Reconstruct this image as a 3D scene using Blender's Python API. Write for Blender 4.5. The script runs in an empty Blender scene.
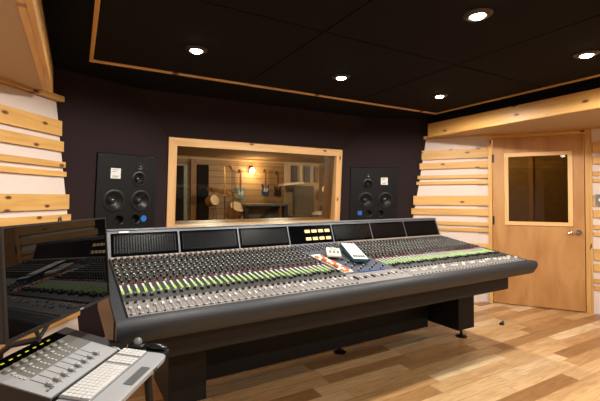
import bpy, bmesh, math, random
from mathutils import Vector, Matrix
random.seed(7)
C = bpy.context.scene
COL = C.collection
PI = math.pi
V = Vector

# ------------------------------------------------------------------ materials
def lin(c):
    return tuple(((x/255)/12.92 if x/255 <= .04045 else ((x/255+.055)/1.055)**2.4) for x in c)
MATS = {}
def mat(name, rgb, rough=.5, metal=0, spec=.5, emit=None, es=0, coat=0):
    if name in MATS: return MATS[name]
    m = bpy.data.materials.new(name); m.use_nodes = True
    b = m.node_tree.nodes['Principled BSDF']
    b.inputs['Base Color'].default_value = (*lin(rgb), 1)
    b.inputs['Roughness'].default_value = rough
    b.inputs['Metallic'].default_value = metal
    b.inputs['Specular IOR Level'].default_value = spec
    if coat: b.inputs['Coat Weight'].default_value = coat
    if emit:
        b.inputs['Emission Color'].default_value = (*lin(emit), 1)
        b.inputs['Emission Strength'].default_value = es
    MATS[name] = m
    return m

class N:
    """tiny node helper"""
    def __init__(s, m): s.t = m.node_tree; s.n = s.t.nodes
    def new(s, typ, **kw):
        n = s.n.new(typ)
        for k, v in kw.items(): setattr(n, k, v)
        return n
    def link(s, a, b): s.t.links.new(a, b)
    def math(s, op, a, b=None):
        n = s.n.new('ShaderNodeMath'); n.operation = op
        for i, x in enumerate((a, b)):
            if x is None: continue
            if isinstance(x, (int, float)): n.inputs[i].default_value = x
            else: s.t.links.new(x, n.inputs[i])
        return n.outputs[0]
    def ramp(s, fac, stops):
        n = s.n.new('ShaderNodeValToRGB'); e = n.color_ramp.elements
        while len(e) < len(stops): e.new(.5)
        for el, (p, c) in zip(e, stops): el.position = p; el.color = (*lin(c), 1)
        s.t.links.new(fac, n.inputs[0]); return n.outputs[0]
    def mix(s, f, a, b, mode='MIX'):
        n = s.n.new('ShaderNodeMix'); n.data_type = 'RGBA'; n.blend_type = mode
        for i, x in ((0, f), (6, a), (7, b)):
            if isinstance(x, (int, float)): n.inputs[i].default_value = x
            elif isinstance(x, tuple): n.inputs[i].default_value = (*lin(x), 1)
            else: s.t.links.new(x, n.inputs[i])
        return n.outputs[2]

def wood(name, light, dark, axis='X', rough=.45, knots=True, grain=14., knotcol=(96, 56, 26)):
    if name in MATS: return MATS[name]
    m = mat(name, light, rough); k = N(m)
    b = m.node_tree.nodes['Principled BSDF']
    tc = k.new('ShaderNodeTexCoord'); oi = k.new('ShaderNodeObjectInfo')
    mp = k.new('ShaderNodeMapping')
    sc = {'X': (1.1, grain, grain), 'Z': (grain, grain, 1.1), 'Y': (grain, 1.1, grain)}[axis]
    mp.inputs['Scale'].default_value = sc
    off = k.new('ShaderNodeVectorMath', operation='SCALE'); off.inputs[0].default_value = (7, 11, 5)
    k.link(oi.outputs['Random'], off.inputs['Scale'])
    k.link(tc.outputs['Object'], mp.inputs['Vector']); k.link(off.outputs[0], mp.inputs['Location'])
    n1 = k.new('ShaderNodeTexNoise'); n1.inputs['Scale'].default_value = 1.4; n1.inputs['Detail'].default_value = 5; n1.inputs['Distortion'].default_value = .8
    k.link(mp.outputs[0], n1.inputs['Vector'])
    col = k.ramp(n1.outputs[0], [(.3, dark), (.62, light)])
    if knots:
        sp = k.new('ShaderNodeSeparateXYZ'); k.link(tc.outputs['Object'], sp.inputs[0])
        la, ac = {'X': ('X', 'Z'), 'Z': ('Z', 'X'), 'Y': ('Y', 'Z')}[axis]
        cb = k.new('ShaderNodeCombineXYZ')
        k.link(k.math('ADD', k.math('MULTIPLY', sp.outputs[la], 3.0), k.math('MULTIPLY', oi.outputs['Random'], 17)), cb.inputs[0])
        k.link(k.math('ADD', k.math('MULTIPLY', sp.outputs[ac], 6.5), k.math('MULTIPLY', oi.outputs['Random'], 5)), cb.inputs[1])
        vo = k.new('ShaderNodeTexVoronoi', voronoi_dimensions='2D'); vo.inputs['Scale'].default_value = 1.0
        k.link(cb.outputs[0], vo.inputs['Vector'])
        sc_ = k.new('ShaderNodeSeparateColor'); k.link(vo.outputs['Color'], sc_.inputs[0])
        dn = k.math('ADD', vo.outputs['Distance'], k.math('MULTIPLY', n1.outputs[0], .03))
        f0 = k.ramp(dn, [(.065, (255, 255, 255)), (.12, (0, 0, 0))])
        f = k.math('MULTIPLY', f0, k.math('GREATER_THAN', sc_.outputs[0], .42))
        col = k.mix(f, col, knotcol)
    hv = k.new('ShaderNodeHueSaturation')
    val = k.math('ADD', k.math('MULTIPLY', oi.outputs['Random'], .16), .92)
    k.link(val, hv.inputs['Value']); k.link(col, hv.inputs['Color'])
    k.link(hv.outputs[0], b.inputs['Base Color'])
    return m

def fabric(name, rgb, rough=.95, scale=260, amt=.25):
    if name in MATS: return MATS[name]
    m = mat(name, rgb, rough, spec=.15); k = N(m); b = m.node_tree.nodes['Principled BSDF']
    tc = k.new('ShaderNodeTexCoord')
    n = k.new('ShaderNodeTexNoise'); n.inputs['Scale'].default_value = scale
    k.link(tc.outputs['Object'], n.inputs['Vector'])
    n2 = k.new('ShaderNodeTexNoise'); n2.inputs['Scale'].default_value = 2.2
    k.link(tc.outputs['Object'], n2.inputs['Vector'])
    d = tuple(int(x*(1-amt)) for x in rgb)
    k.link(k.mix(k.math('MULTIPLY', k.math('ADD', n.outputs[0], n2.outputs[0]), .5), d, rgb), b.inputs['Base Color'])
    bp = k.new('ShaderNodeBump'); bp.inputs['Strength'].default_value = .15; bp.inputs['Distance'].default_value = .002
    k.link(n.outputs[0], bp.inputs['Height']); k.link(bp.outputs[0], b.inputs['Normal'])
    return m

def floor_mat(name, w=.118, ln=.78):
    m = mat(name, (190, 140, 90), .33, spec=.45); k = N(m); b = m.node_tree.nodes['Principled BSDF']
    tc = k.new('ShaderNodeTexCoord'); sp = k.new('ShaderNodeSeparateXYZ')
    k.link(tc.outputs['Object'], sp.inputs[0])
    v = k.math('DIVIDE', sp.outputs['Y'], w); row = k.math('FLOOR', v)
    wn = k.new('ShaderNodeTexWhiteNoise', noise_dimensions='1D'); k.link(row, wn.inputs['W'])
    u = k.math('ADD', k.math('DIVIDE', sp.outputs['X'], ln), k.math('MULTIPLY', wn.outputs['Value'], 9.7))
    colm = k.math('FLOOR', u)
    cb = k.new('ShaderNodeCombineXYZ'); k.link(row, cb.inputs[0]); k.link(colm, cb.inputs[1])
    w2 = k.new('ShaderNodeTexWhiteNoise', noise_dimensions='2D'); k.link(cb.outputs[0], w2.inputs['Vector'])
    base = k.ramp(w2.outputs['Value'], [(0, (160, 114, 70)), (.16, (190, 144, 94)), (.36, (214, 170, 118)), (.75, (226, 186, 136)), (1, (242, 212, 168))])
    mp = k.new('ShaderNodeMapping'); mp.inputs['Scale'].default_value = (2.2, 22, 1)
    k.link(tc.outputs['Object'], mp.inputs['Vector'])
    rnd = k.new('ShaderNodeVectorMath', operation='SCALE'); rnd.inputs['Scale'].default_value = 30
    k.link(w2.outputs['Color'], rnd.inputs[0]); k.link(rnd.outputs[0], mp.inputs['Location'])
    ns = k.new('ShaderNodeTexNoise'); ns.inputs['Scale'].default_value = 1.6; ns.inputs['Detail'].default_value = 6; ns.inputs['Distortion'].default_value = 1.2
    k.link(mp.outputs[0], ns.inputs['Vector'])
    g = k.ramp(ns.outputs[0], [(.3, (206, 196, 184)), (.6, (255, 255, 255))])
    col = k.mix(.8, base, g, 'MULTIPLY')
    fv = k.math('FRACT', v); fu = k.math('FRACT', u)
    e1 = k.math('LESS_THAN', k.math('MINIMUM', fv, k.math('SUBTRACT', 1, fv)), .012)
    e2 = k.math('LESS_THAN', fu, .003)
    col = k.mix(k.math('MULTIPLY', k.math('MAXIMUM', e1, e2), .55), col, (70, 42, 20))
    k.link(col, b.inputs['Base Color'])
    return m

def glass_mat(name, tint=(235, 238, 236), refl=1.0):
    m = bpy.data.materials.new(name); m.use_nodes = True; k = N(m)
    out = m.node_tree.nodes['Material Output']; m.node_tree.nodes.remove(m.node_tree.nodes['Principled BSDF'])
    tr = k.new('ShaderNodeBsdfTransparent'); tr.inputs[0].default_value = (*lin(tint), 1)
    gl = k.new('ShaderNodeBsdfGlossy'); gl.inputs['Roughness'].default_value = .01
    fr = k.new('ShaderNodeFresnel'); fr.inputs['IOR'].default_value = 1.5
    mx = k.new('ShaderNodeMixShader')
    k.link(k.math('MULTIPLY', fr.outputs[0], refl), mx.inputs[0]); k.link(tr.outputs[0], mx.inputs[1]); k.link(gl.outputs[0], mx.inputs[2])
    k.link(mx.outputs[0], out.inputs[0]); MATS[name] = m
    return m

PINE = wood('pine', (222, 174, 102), (198, 148, 78))
PINEZ = wood('pine_upright', (222, 174, 104), (198, 148, 80), axis='Z')
PINEY = wood('pine_beam', (222, 172, 98), (198, 146, 76), axis='Y')
FRAMEX = wood('fir_rail', (230, 186, 128), (212, 162, 104), knotcol=(120, 66, 30))
FRAMEZ = wood('fir_stile', (230, 186, 128), (212, 162, 104), axis='Z', knotcol=(120, 66, 30))
CREAM = fabric('cream_fabric', (230, 214, 204), amt=.05)
SOFFIT = fabric('tan_soffit_fabric', (196, 170, 142), amt=.08)
WALLF = fabric('plum_black_fabric', (48, 37, 38), amt=.2)
CEILF = fabric('black_ceiling_fabric', (24, 18, 19), amt=.2)
BLACKF = fabric('black_border_fabric', (9, 8, 9), amt=.2)
FLOOR = floor_mat('maple_planks')
BLACK = mat('black_plastic', (18, 18, 19), .4)
MATTE = mat('black_paint', (20, 18, 18), .6, spec=.3)
CHAR = mat('charcoal_vinyl', (46, 48, 52), .5, spec=.35)
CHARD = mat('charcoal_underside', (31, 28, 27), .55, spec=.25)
GREY = mat('grey_metal', (104, 107, 112), .4, metal=.3)
GLOSS = mat('black_glass', (5, 5, 6), .09, spec=.15)
STRIPM = mat('strip_grey', (50, 50, 47), .5)
FPAN = mat('fader_panel_grey', (126, 120, 117), .45)
BEIGE = mat('strip_head_beige', (166, 152, 138), .5)
WHITE = mat('white_plastic', (232, 230, 226), .4)
LGREY = mat('light_grey_plastic', (176, 178, 172), .45)
RED = mat('red_plastic', (120, 38, 42), .4)
RUST = mat('rust_plastic', (104, 50, 44), .45)
GREEN = mat('green_light', (158, 205, 84), .4, emit=(160, 225, 60), es=.22)
ORANGE = mat('orange_plastic', (226, 110, 48), .4)
BLUE = mat('blue_plastic', (48, 76, 140), .4)
BLUEB = mat('blue_badge', (40, 110, 190), .4)
SILVER = mat('silver', (158, 159, 161), .38, metal=.25)
SILVD = mat('dark_silver', (92, 92, 90), .45, metal=.25)
CHROME = mat('chrome', (200, 198, 192), .18, metal=1)
STEEL = mat('dark_steel', (60, 58, 58), .35, metal=.8)

# ------------------------------------------------------------------ builders
class B:
    def __init__(s): s.bm = bmesh.new(); s.mi = 0
    def _new(s, fs):
        for f in fs: f.material_index = s.mi
    def box(s, x0, x1, y0, y1, z0, z1, M=None, bev=0, seg=2):
        r = bmesh.ops.create_cube(s.bm, size=1)
        vs = r['verts']
        S = Matrix.Translation(((x0+x1)/2, (y0+y1)/2, (z0+z1)/2)) @ Matrix.Diagonal((abs(x1-x0), abs(y1-y0), abs(z1-z0), 1))
        bmesh.ops.transform(s.bm, matrix=(M @ S) if M else S, verts=vs)
        fs = {f for v in vs for f in v.link_faces}; s._new(fs)
        if bev:
            es = list({e for v in vs for e in v.link_edges})
            q = bmesh.ops.bevel(s.bm, geom=es, offset=bev, segments=seg, profile=.5, affect='EDGES')
            s._new(q['faces'])
        return s
    def cyl(s, p0, p1, r0, r1=None, n=14, cap=True):
        p0, p1 = V(p0), V(p1); r1 = r0 if r1 is None else r1
        d = p1-p0; q = d.to_track_quat('Z', 'Y').to_matrix().to_4x4()
        r = bmesh.ops.create_cone(s.bm, cap_ends=cap, segments=n, radius1=r0, radius2=r1, depth=d.length,
                                  matrix=Matrix.Translation((p0+p1)/2) @ q)
        s._new({f for v in r['verts'] for f in v.link_faces}); return s
    def ball(s, c, r, n=12, sc=(1, 1, 1), M=None):
        X = Matrix.Translation(c) @ Matrix.Diagonal((*sc, 1))
        if M: X = M @ X
        q = bmesh.ops.create_uvsphere(s.bm, u_segments=n, v_segments=max(6, n//2+2), radius=r, matrix=X)
        s._new({f for v in q['verts'] for f in v.link_faces}); return s
    def lathe(s, prof, n=24, M=None):
        rings = []
        for r, z in prof:
            rings.append([s.bm.verts.new((r*math.cos(2*PI*i/n), r*math.sin(2*PI*i/n), z)) for i in range(n)] if r > 1e-6 else [s.bm.verts.new((0, 0, z))])
        fs = []
        for a, b in zip(rings, rings[1:]):
            for i in range(n):
                j = (i+1) % n
                if len(a) == 1 and len(b) == 1: continue
                if len(a) == 1: fs.append(s.bm.faces.new((a[0], b[j], b[i])))
                elif len(b) == 1: fs.append(s.bm.faces.new((a[i], a[j], b[0])))
                else: fs.append(s.bm.faces.new((a[i], a[j], b[j], b[i])))
        s._new(fs)
        if M: bmesh.ops.transform(s.bm, matrix=M, verts=[v for r in rings for v in r])
        return s
    def prism(s, poly, a, b, ax='X', M=None):
        """extrude a 2D polygon along ax; poly coords are the other two axes in order"""
        def pt(p, t):
            return {'X': (t, p[0], p[1]), 'Y': (p[0], t, p[1]), 'Z': (p[0], p[1], t)}[ax]
        va = [s.bm.verts.new(pt(p, a)) for p in poly]; vb = [s.bm.verts.new(pt(p, b)) for p in poly]
        n = len(poly); fs = [s.bm.faces.new(va), s.bm.faces.new(vb[::-1])]
        for i in range(n): fs.append(s.bm.faces.new((va[i], vb[i], vb[(i+1) % n], va[(i+1) % n])))
        s._new(fs)
        bmesh.ops.recalc_face_normals(s.bm, faces=fs)
        if M: bmesh.ops.transform(s.bm, matrix=M, verts=va+vb)
        return s
    def tube(s, pts, r, n=8):
        pts = [V(p) for p in pts]; rings = []
        for i, p in enumerate(pts):
            t = (pts[min(i+1, len(pts)-1)]-pts[max(i-1, 0)]).normalized()
            q = t.to_track_quat('Z', 'Y').to_matrix()
            rings.append([s.bm.verts.new(p + q @ V((r*math.cos(2*PI*k/n), r*math.sin(2*PI*k/n), 0))) for k in range(n)])
        fs = [s.bm.faces.new(rings[0][::-1]), s.bm.faces.new(rings[-1])]
        for a, b in zip(rings, rings[1:]):
            for k in range(n): fs.append(s.bm.faces.new((a[k], a[(k+1) % n], b[(k+1) % n], b[k])))
        s._new(fs); bmesh.ops.recalc_face_normals(s.bm, faces=fs); return s
    def quad(s, *pts):
        f = s.bm.faces.new([s.bm.verts.new(p) for p in pts]); s._new([f]); return s
    def holed(s, outer, holes, M, thick):
        """polygon with rectangular holes in the local xz plane, thickened along +y"""
        es = []; allv = []
        for loop in [outer]+holes:
            vs = [s.bm.verts.new(M @ V((p[0], 0, p[1]))) for p in loop]; allv += vs
            es += [s.bm.edges.new((vs[i], vs[(i+1) % len(vs)])) for i in range(len(vs))]
        r = bmesh.ops.triangle_fill(s.bm, use_beauty=True, use_dissolve=False, edges=es)
        fs = [g for g in r['geom'] if isinstance(g, bmesh.types.BMFace)]
        e = bmesh.ops.extrude_face_region(s.bm, geom=fs)
        d = (M.to_3x3() @ V((0, 1, 0)))*thick
        bmesh.ops.translate(s.bm, vec=d, verts=[g for g in e['geom'] if isinstance(g, bmesh.types.BMVert)])
        s._new(s.bm.faces); return s

def obj(name, b, m, parent=None, smooth=False, loc=None, rot=None, kind=None, M=None):
    me = bpy.data.meshes.new(name)
    bmesh.ops.recalc_face_normals(b.bm, faces=b.bm.faces[:])
    b.bm.to_mesh(me); b.bm.free()
    for x in (m if isinstance(m, (list, tuple)) else [m]): me.materials.append(x)
    if smooth:
        for p in me.polygons: p.use_smooth = True
        try: me.set_sharp_from_angle(angle=math.radians(40))
        except Exception: pass
    o = bpy.data.objects.new(name, me); COL.objects.link(o)
    if parent: o.parent = parent
    if M is not None: o.matrix_local = M
    if loc: o.location = loc
    if rot: o.rotation_euler = rot
    if kind: o['kind'] = kind
    return o
def tag(o, label, cat, group=None):
    o['label'] = label; o['category'] = cat
    if group: o['group'] = group
    return o
def emp(name, M=None, loc=None, rotz=0, label=None, cat=None, group=None, kind=None, parent=None):
    o = bpy.data.objects.new(name, None); COL.objects.link(o); o.empty_display_size = .1
    if parent: o.parent = parent
    if M is not None: o.matrix_world = M
    if loc is not None: o.location = loc; o.rotation_euler = (0, 0, rotz)
    if label: tag(o, label, cat, group)
    if kind: o['kind'] = kind
    return o
def struct(name, b, m, **kw): return obj(name, b, m, kind='structure', **kw)
def basis(o, x, y, z):
    x, y, z = V(x), V(y), V(z)
    return Matrix(((x.x, y.x, z.x, o[0]), (x.y, y.y, z.y, o[1]), (x.z, y.z, z.z, o[2]), (0, 0, 0, 1)))
def dup(root, M=None, loc=None, label=None, group=None):
    r = root.copy(); COL.objects.link(r)
    if M is not None: r.matrix_world = M
    if loc is not None: r.location = loc
    if label: r['label'] = label
    if group: r['group'] = group
    for ch in list(root.children):
        c = ch.copy(); COL.objects.link(c); c.parent = r
        for g in list(ch.children):
            d = g.copy(); COL.objects.link(d); d.parent = c
    return r

# ------------------------------------------------------------------ camera
cam = bpy.data.cameras.new('camera'); co = bpy.data.objects.new('camera', cam); COL.objects.link(co)
co.location = (0, 0, 1.27); co.rotation_euler = (math.radians(91.02), 0, math.radians(-29.8))
cam.sensor_width = 36; cam.lens = 36*391/600; cam.shift_y = -9.4/600; cam.clip_start = .02
C.camera = co

# ------------------------------------------------------------------ room shell
CZ = 2.3
struct('floor', B().box(-2.6, 7.2, -3.2, 4.6, -.05, 0), FLOOR)
# black outer ceiling with an inner field of fabric panels edged in pine
struct('ceiling', B().box(-2.6, 7.2, -3.2, 4.7, CZ, CZ+.1), BLACKF)
b = B()
xs = [.10, 1.31, 2.52, 3.73]; ys = [3.24, 1.99, .74, -.51, -1.76]
for i in range(3):
    for j in range(4):
        b.box(xs[i]+.004, xs[i+1]-.004, ys[j+1]+.004, ys[j]-.004, CZ-.012, CZ-.0005, bev=.004)
struct('ceiling_panel', b, CEILF)
b = B()
b.box(.076, 3.765, 3.24, 3.275, CZ-.02, CZ-.0005); struct('trim_1', b, FRAMEX)
struct('trim_2', B().box(.076, .10, -1.76, 3.24, CZ-.02, CZ-.0005), PINEY)
struct('trim_3', B().box(3.735, 3.765, -1.76, 3.24, CZ-.02, CZ-.0005), PINEY)

# front wall: two toed-in speaker faces, a leaning header, and the window face
oL, hL, vL, nL = V((-.109, 3.844, 0)), V((.914, .407, 0)).normalized(), V((.032, -.072, .997)).normalized(), V((.405, -.911, -.079)).normalized()
oR, hR, vR, nR = V((3.931, 3.854, 0)), V((.914, -.407, 0)).normalized(), V((-.040, -.089, .995)).normalized(), V((-.405, -.909, -.097)).normalized()
ML = basis(oL, hL, -nL, vL); MR = basis(oR, hR, -nR, vR)
SPL = (.228, .818, .80, 1.676); SPR = (-.866, -.236, .80, 1.676)
def rect(x0, x1, z0, z1): return [(x0, z0), (x1, z0), (x1, z1), (x0, z1)]
t_ = .12
def cy(z): return 4.09-t_*(z-1.88)
def onL(p): q = ML.inverted() @ V(p); return (q.x, q.z)
def onR(p): q = MR.inverted() @ V(p); return (q.x, q.z)
cLt, cLm, cLb = V((.494, 3.91, 2.32)), V((.80, 4.09, 1.90)), V((.80, 4.21, 0))
cRt, cRm, cRb = V((3.295, 3.90, 2.32)), V((2.965, 4.09, 1.90)), V((3.0, 4.23, 0))
b = B()
b.holed([(-.45, -.02), onL(cLb), onL(cLm), onL(cLt), (-.45, 2.33)], [rect(*SPL)], ML, .03)
struct('wall_front_left', b, WALLF)
b = B()
b.holed([(.45, -.02), (.45, 2.33), onR(cRt), onR(cRm), onR(cRb)], [rect(*SPR)], MR, .03)
struct('wall_front_right', b, WALLF)
b = B()
b.quad(cLt, cRt, cRm, cLm)
zb = .90
pL, pR = V((.80, cy(zb), zb)), V((2.98, cy(zb), zb))
b.quad(pL, pR, V((3.0, 4.23, 0)), V((.80, 4.21, 0)))
struct('wall_front', b, WALLF)

# side walls (local x along the wall, y into the room)
dL = V((-math.sin(math.radians(35.7)), -math.cos(math.radians(35.7)), 0)); nLw = V((-dL.y, dL.x, 0))
LW = basis((-.09, 3.72, 0), dL, nLw, (0, 0, 1))
aR = math.radians(123.65); dR = V((math.cos(aR), math.sin(aR), 0)); nRw = V((-dR.y, dR.x, 0))
RW = basis((4.905, 2.197, 0), dR, nRw, (0, 0, 1))
b = B(); b.box(-.25, 2.6, -.12, -.02, 0, CZ, M=LW)
struct('wall_left', b, CREAM)
b = B()
DW = .921; DH = 1.985
b.box(-1.6, -.012, -.12, -.02, 0, CZ, M=RW); b.box(DW+.012, 2.02, -.12, -.02, 0, CZ, M=RW); b.box(-.012, DW+.012, -.12, -.02, DH+.012, CZ, M=RW)
struct('wall_right', b, CREAM)
pl = LW @ V((2.6, 0, 0)); pr_ = RW @ V((-1.6, 0, 0))
struct('wall_left_rear', B().box(pl.x-.1, pl.x, -2.6, pl.y+.05, 0, CZ), CREAM)
struct('wall_right_rear', B().box(pr_.x, pr_.x+.1, -2.6, pr_.y+.05, 0, CZ), CREAM)
struct('wall_back', B().box(pl.x-.1, pr_.x+.1, -2.7, -2.6, 0, CZ), fabric('brown_rear_fabric', (96, 78, 64), amt=.1))

# soffits along both sides with a pine fascia
b = B(); b.prism([(3.878, 3.46), (3.878, -2.55), (pr_.x-.01, -2.55), (pr_.x-.01, pr_.y+.05), tuple((RW @ V((-.7, .004, 0)))[:2]), tuple((RW @ V((.9, .004, 0)))[:2]), tuple((RW @ V((1.5, .004, 0)))[:2])], 2.05, CZ-.001, 'Z')
struct('soffit_right', b, SOFFIT)
struct('trim_4', B().box(3.845, 3.876, -2.5, 3.47, 2.037, 2.205, bev=.003), PINEY)
b = B(); b.box(3.850, 3.8765, -2.5, 3.46, 2.206, CZ-.001); struct('soffit_border', b, BLACKF)
b = B(); b.prism([(-.182, 3.40), (-.182, -2.55), (pl.x+.01, -2.55), (pl.x+.01, pl.y+.02), tuple((LW @ V((1.2, .004, 0)))[:2]), tuple((LW @ V((.42, .004, 0)))[:2])], 2.06, CZ-.001, 'Z')
struct('soffit_left', b, SOFFIT)
struct('trim_5', B().box(-.18, -.152, -2.5, 3.36, 2.037, 2.215, bev=.003), PINEY)
struct('trim_6', B().box(-.212, -.1805, -2.5, 3.33, 2.042, 2.0595, bev=.002), PINEY)
b = B(); b.box(-.179, -.156, -2.5, 3.36, 2.216, CZ-.001); struct('soffit_border_left', b, BLACKF)
# ledger strips under the soffits
struct('trim_7', B().box(0.055, 1.9, -.019, .045, 2.040, 2.082, bev=.002), PINE, M=LW)
struct('trim_8', B().box(-.9, 1.72, -.019, .035, 2.034, 2.075, bev=.002), PINE, M=RW)

# ------------------------------------------------------------------ slat panels
ROWS = []
for k in range(4):
    o = -.588*k
    ROWS += [(1.767+o, 1.888+o), (1.643+o, 1.725+o), (1.516+o, 1.562+o), (1.443+o, 1.484+o)]
ROWS = [r for r in ROWS if r[0] > .02]
def slats(frame, x_of, x_end, label, flip=False, z_max=3):
    root = emp('slat_panel', M=frame, label=label, cat='wall panel')
    return root
rL = slats(LW, None, None, 'cream fabric wall panel with pine slats behind the black computer screen')
b = B(); b.prism([(.075, 2.035), (1.75, 2.035), (1.75, .0), (-.24, .0)], -.018, -.004, 'Y'); obj('fabric_panel', b, CREAM, rL)
for z0, z1 in ROWS:
    e = -.038+((z0+z1)/2-1.28)*.157
    L_ = 1.72-e
    s = obj('slat', B().box(-L_/2, L_/2, -.010, .010, -(z1-z0)/2, (z1-z0)/2, bev=.002), PINE, rL, loc=(e+L_/2, .0110, (z0+z1)/2))
rR = slats(RW, None, None, 'cream fabric wall panel with pine slats between the door and black front wall')
b = B(); b.prism([(1.08, 2.033), (1.695, 2.033), (2.02, .0), (1.08, .0)], -.018, -.004, 'Y'); obj('fabric_panel', b, CREAM, rR)
for z0, z1 in ROWS:
    z = (z0+z1)/2; e = 1.748+(1.83-z)*.185; L_ = e-.968
    obj('slat', B().box(-L_/2, L_/2, -.010, .010, -(z1-z0)/2, (z1-z0)/2, bev=.002), PINE, rR, loc=(.968+L_/2, .0110, z))
rN = slats(RW, None, None, 'narrow view of slatted cream panel right of the door, at the picture edge')
obj('fabric_panel', B().box(-1.4, -.068, -.018, -.004, .0, 2.033), CREAM, rN)
for z0, z1 in ROWS:
    obj('slat', B().box(-.61, .61, -.010, .010, -(z1-z0)/2, (z1-z0)/2, bev=.002), PINE, rN, loc=(-.682, .0110, (z0+z1)/2))
sw = emp('wall_switch', M=RW @ Matrix.Translation((-.125, .0225, 1.25)), label='small grey switch plate on the slats right of the door', cat='switch')
obj('plate', B().box(-.035, .035, 0, .008, -.06, .06, bev=.002), mat('switch_grey', (120, 118, 112), .4), sw)
obj('toggle', B().box(-.008, .008, .008, .02, -.015, .015, bev=.001), WHITE, sw)

# ------------------------------------------------------------------ door
dr = emp('door_1', M=RW, kind='structure')
m = wood('birch_veneer', (194, 144, 88), (170, 116, 64), axis='Z', knots=False, grain=4, rough=.38)
wx0, wx1, wz0, wz1 = .152, .752, .99, 1.765
b = B(); b.holed(rect(.004, DW-.004, .012, DH), [rect(wx0, wx1, wz0, wz1)], Matrix.Translation((0, -.045, 0)), .042); obj('door_leaf', b, m, dr)
gl = glass_mat('door_glass', (190, 178, 150), 1.0)
obj('pane', B().box(wx0+.001, wx1-.001, -.028, -.022, wz0+.001, wz1-.001), gl, dr)
f_ = .040
for nm, q in (('glazing_stop', (wx0-f_, wx1+f_, wz1-.004, wz1+f_)), ('glazing_stop', (wx0-f_, wx1+f_, wz0-f_, wz0+.004))):
    obj(nm, B().box(q[0], q[1], -.0025, .012, q[2], q[3], bev=.002), wood('stop_rail', (234, 192, 130), (222, 172, 106), knots=False), dr)
for q in ((wx0-f_, wx0+.004), (wx1-.004, wx1+f_)):
    obj('glazing_stop', B().box(q[0], q[1], -.0025, .012, wz0+.0045, wz1-.0045, bev=.002), wood('stop_stile', (234, 192, 130), (222, 172, 106), axis='Z', knots=False), dr)
hd = obj('lever_handle', B().cyl((.06, -.002, .885), (.06, .008, .885), .03).cyl((.06, .008, .885), (.06, .05, .885), .011).tube([(.06, .05, .885), (.085, .055, .887), (.13, .052, .888), (.165, .05, .883)], .0095), CHROME, dr, smooth=True)
for z in (.25, 1.0, 1.75):
    obj('hinge', B().cyl((DW+.002, .004, z-.05), (DW+.002, .004, z+.05), .007).box(DW-.02, DW, -.003, .002, z-.05, z+.05), STEEL, dr)
# casings
struct('trim_9', B().box(-.045, -.003, -.10, .012, 0, DH+.045, bev=.002), PINEZ, M=RW)
struct('trim_10', B().box(DW+.003, DW+.045, -.10, .02, 0, DH+.045, bev=.002), PINEZ, M=RW)
struct('trim_11', B().box(-.0028, DW+.0028, -.10, .02, DH+.004, DH+.045, bev=.002), PINE, M=RW)
struct('trim_12', B().box(-.066, -.046, -.018, .006, 0, 2.033, bev=.002), PINEZ, M=RW)
# dim passage behind the door
b = B(); b.box(-.6, 1.6, -2.2, -2.1, 0, 2.4, M=RW); struct('passage_wall', b, wood('passage_boards', (176, 142, 88), (146, 112, 64), knots=False))
b = B(); b.box(-.7, -.6, -2.2, -.13, 0, 2.4, M=RW); b.box(1.6, 1.7, -2.2, -.13, 0, 2.4, M=RW); b.box(-.7, 1.7, -2.2, -.13, 2.4, 2.45, M=RW); b.box(-.7, 1.7, -2.2, -.13, -.05, -.001, M=RW)
struct('passage_shell', b, mat('passage_dark', (52, 42, 34), .8))
struct('trim_13', B().box(.34, .40, -2.098, -2.05, 0, 2.3), PINEZ, M=RW)

l_ = bpy.data.lights.new('passage_fill', 'POINT'); l_.energy = 110; l_.color = (1, .82, .55); l_.shadow_soft_size = .1  # unseen fill light, added to brighten the view through the door pane
q_ = bpy.data.objects.new('passage_fill', l_); COL.objects.link(q_); q_.location = RW @ V((.9, -1.2, 2.3))
# ------------------------------------------------------------------ control-room window
wr = emp('window_1', loc=(0, 0, 0), kind='structure')
WM = basis((0, 4.09+t_*1.88, 0), (1, 0, 0), V((0, 1, t_)).normalized(), V((0, -t_, 1)).normalized())
sv = math.sqrt(1+t_*t_)
x0, x1, xb1, zt, zb_ = .808, 2.952, 2.985, 1.888*sv, .90*sv
fw = .083
def fr(poly, m, y0=-.03, y1=.012):
    b = B(); b.prism(poly, y0, y1, 'Y'); return b
o = obj('frame_head', fr([(x0, zt), (x1, zt), (x1-fw, zt-fw), (x0+fw, zt-fw)], None), FRAMEX, wr); o.matrix_local = WM
o = obj('frame_sill', fr([(x0, zb_), (xb1, zb_), (xb1-fw, zb_+fw), (x0+fw, zb_+fw)], None), FRAMEX, wr); o.matrix_local = WM
o = obj('frame_jamb', fr([(x0, zt), (x0+fw, zt-fw), (x0+fw, zb_+fw), (x0, zb_)], None), FRAMEZ, wr); o.matrix_local = WM
o = obj('frame_jamb', fr([(x1, zt), (x1-fw, zt-fw), (xb1-fw, zb_+fw), (xb1, zb_)], None), FRAMEZ, wr); o.matrix_local = WM
b = B()
b.box(x0+.02, x0+fw, .0125, .28, zb_+.02, zt-.02); b.box(xb1-fw, xb1-.02, .0125, .28, zb_+.02, zt-.02)
b.box(x0+.02, xb1-.02, .0125, .28, zt-fw, zt-.02); b.box(x0+.02, xb1-.02, .0125, .28, zb_+.02, zb_+fw)
o = obj('reveal', b, wood('reveal_wood', (206, 164, 110), (188, 144, 92), knots=False), wr); o.matrix_local = WM
o = obj('pane', B().box(x0+fw+.001, xb1-fw-.001, .07, .078, zb_+fw+.001, zt-fw-.001), glass_mat('window_glass', (226, 222, 210), .8), wr); o.matrix_local = WM

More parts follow.
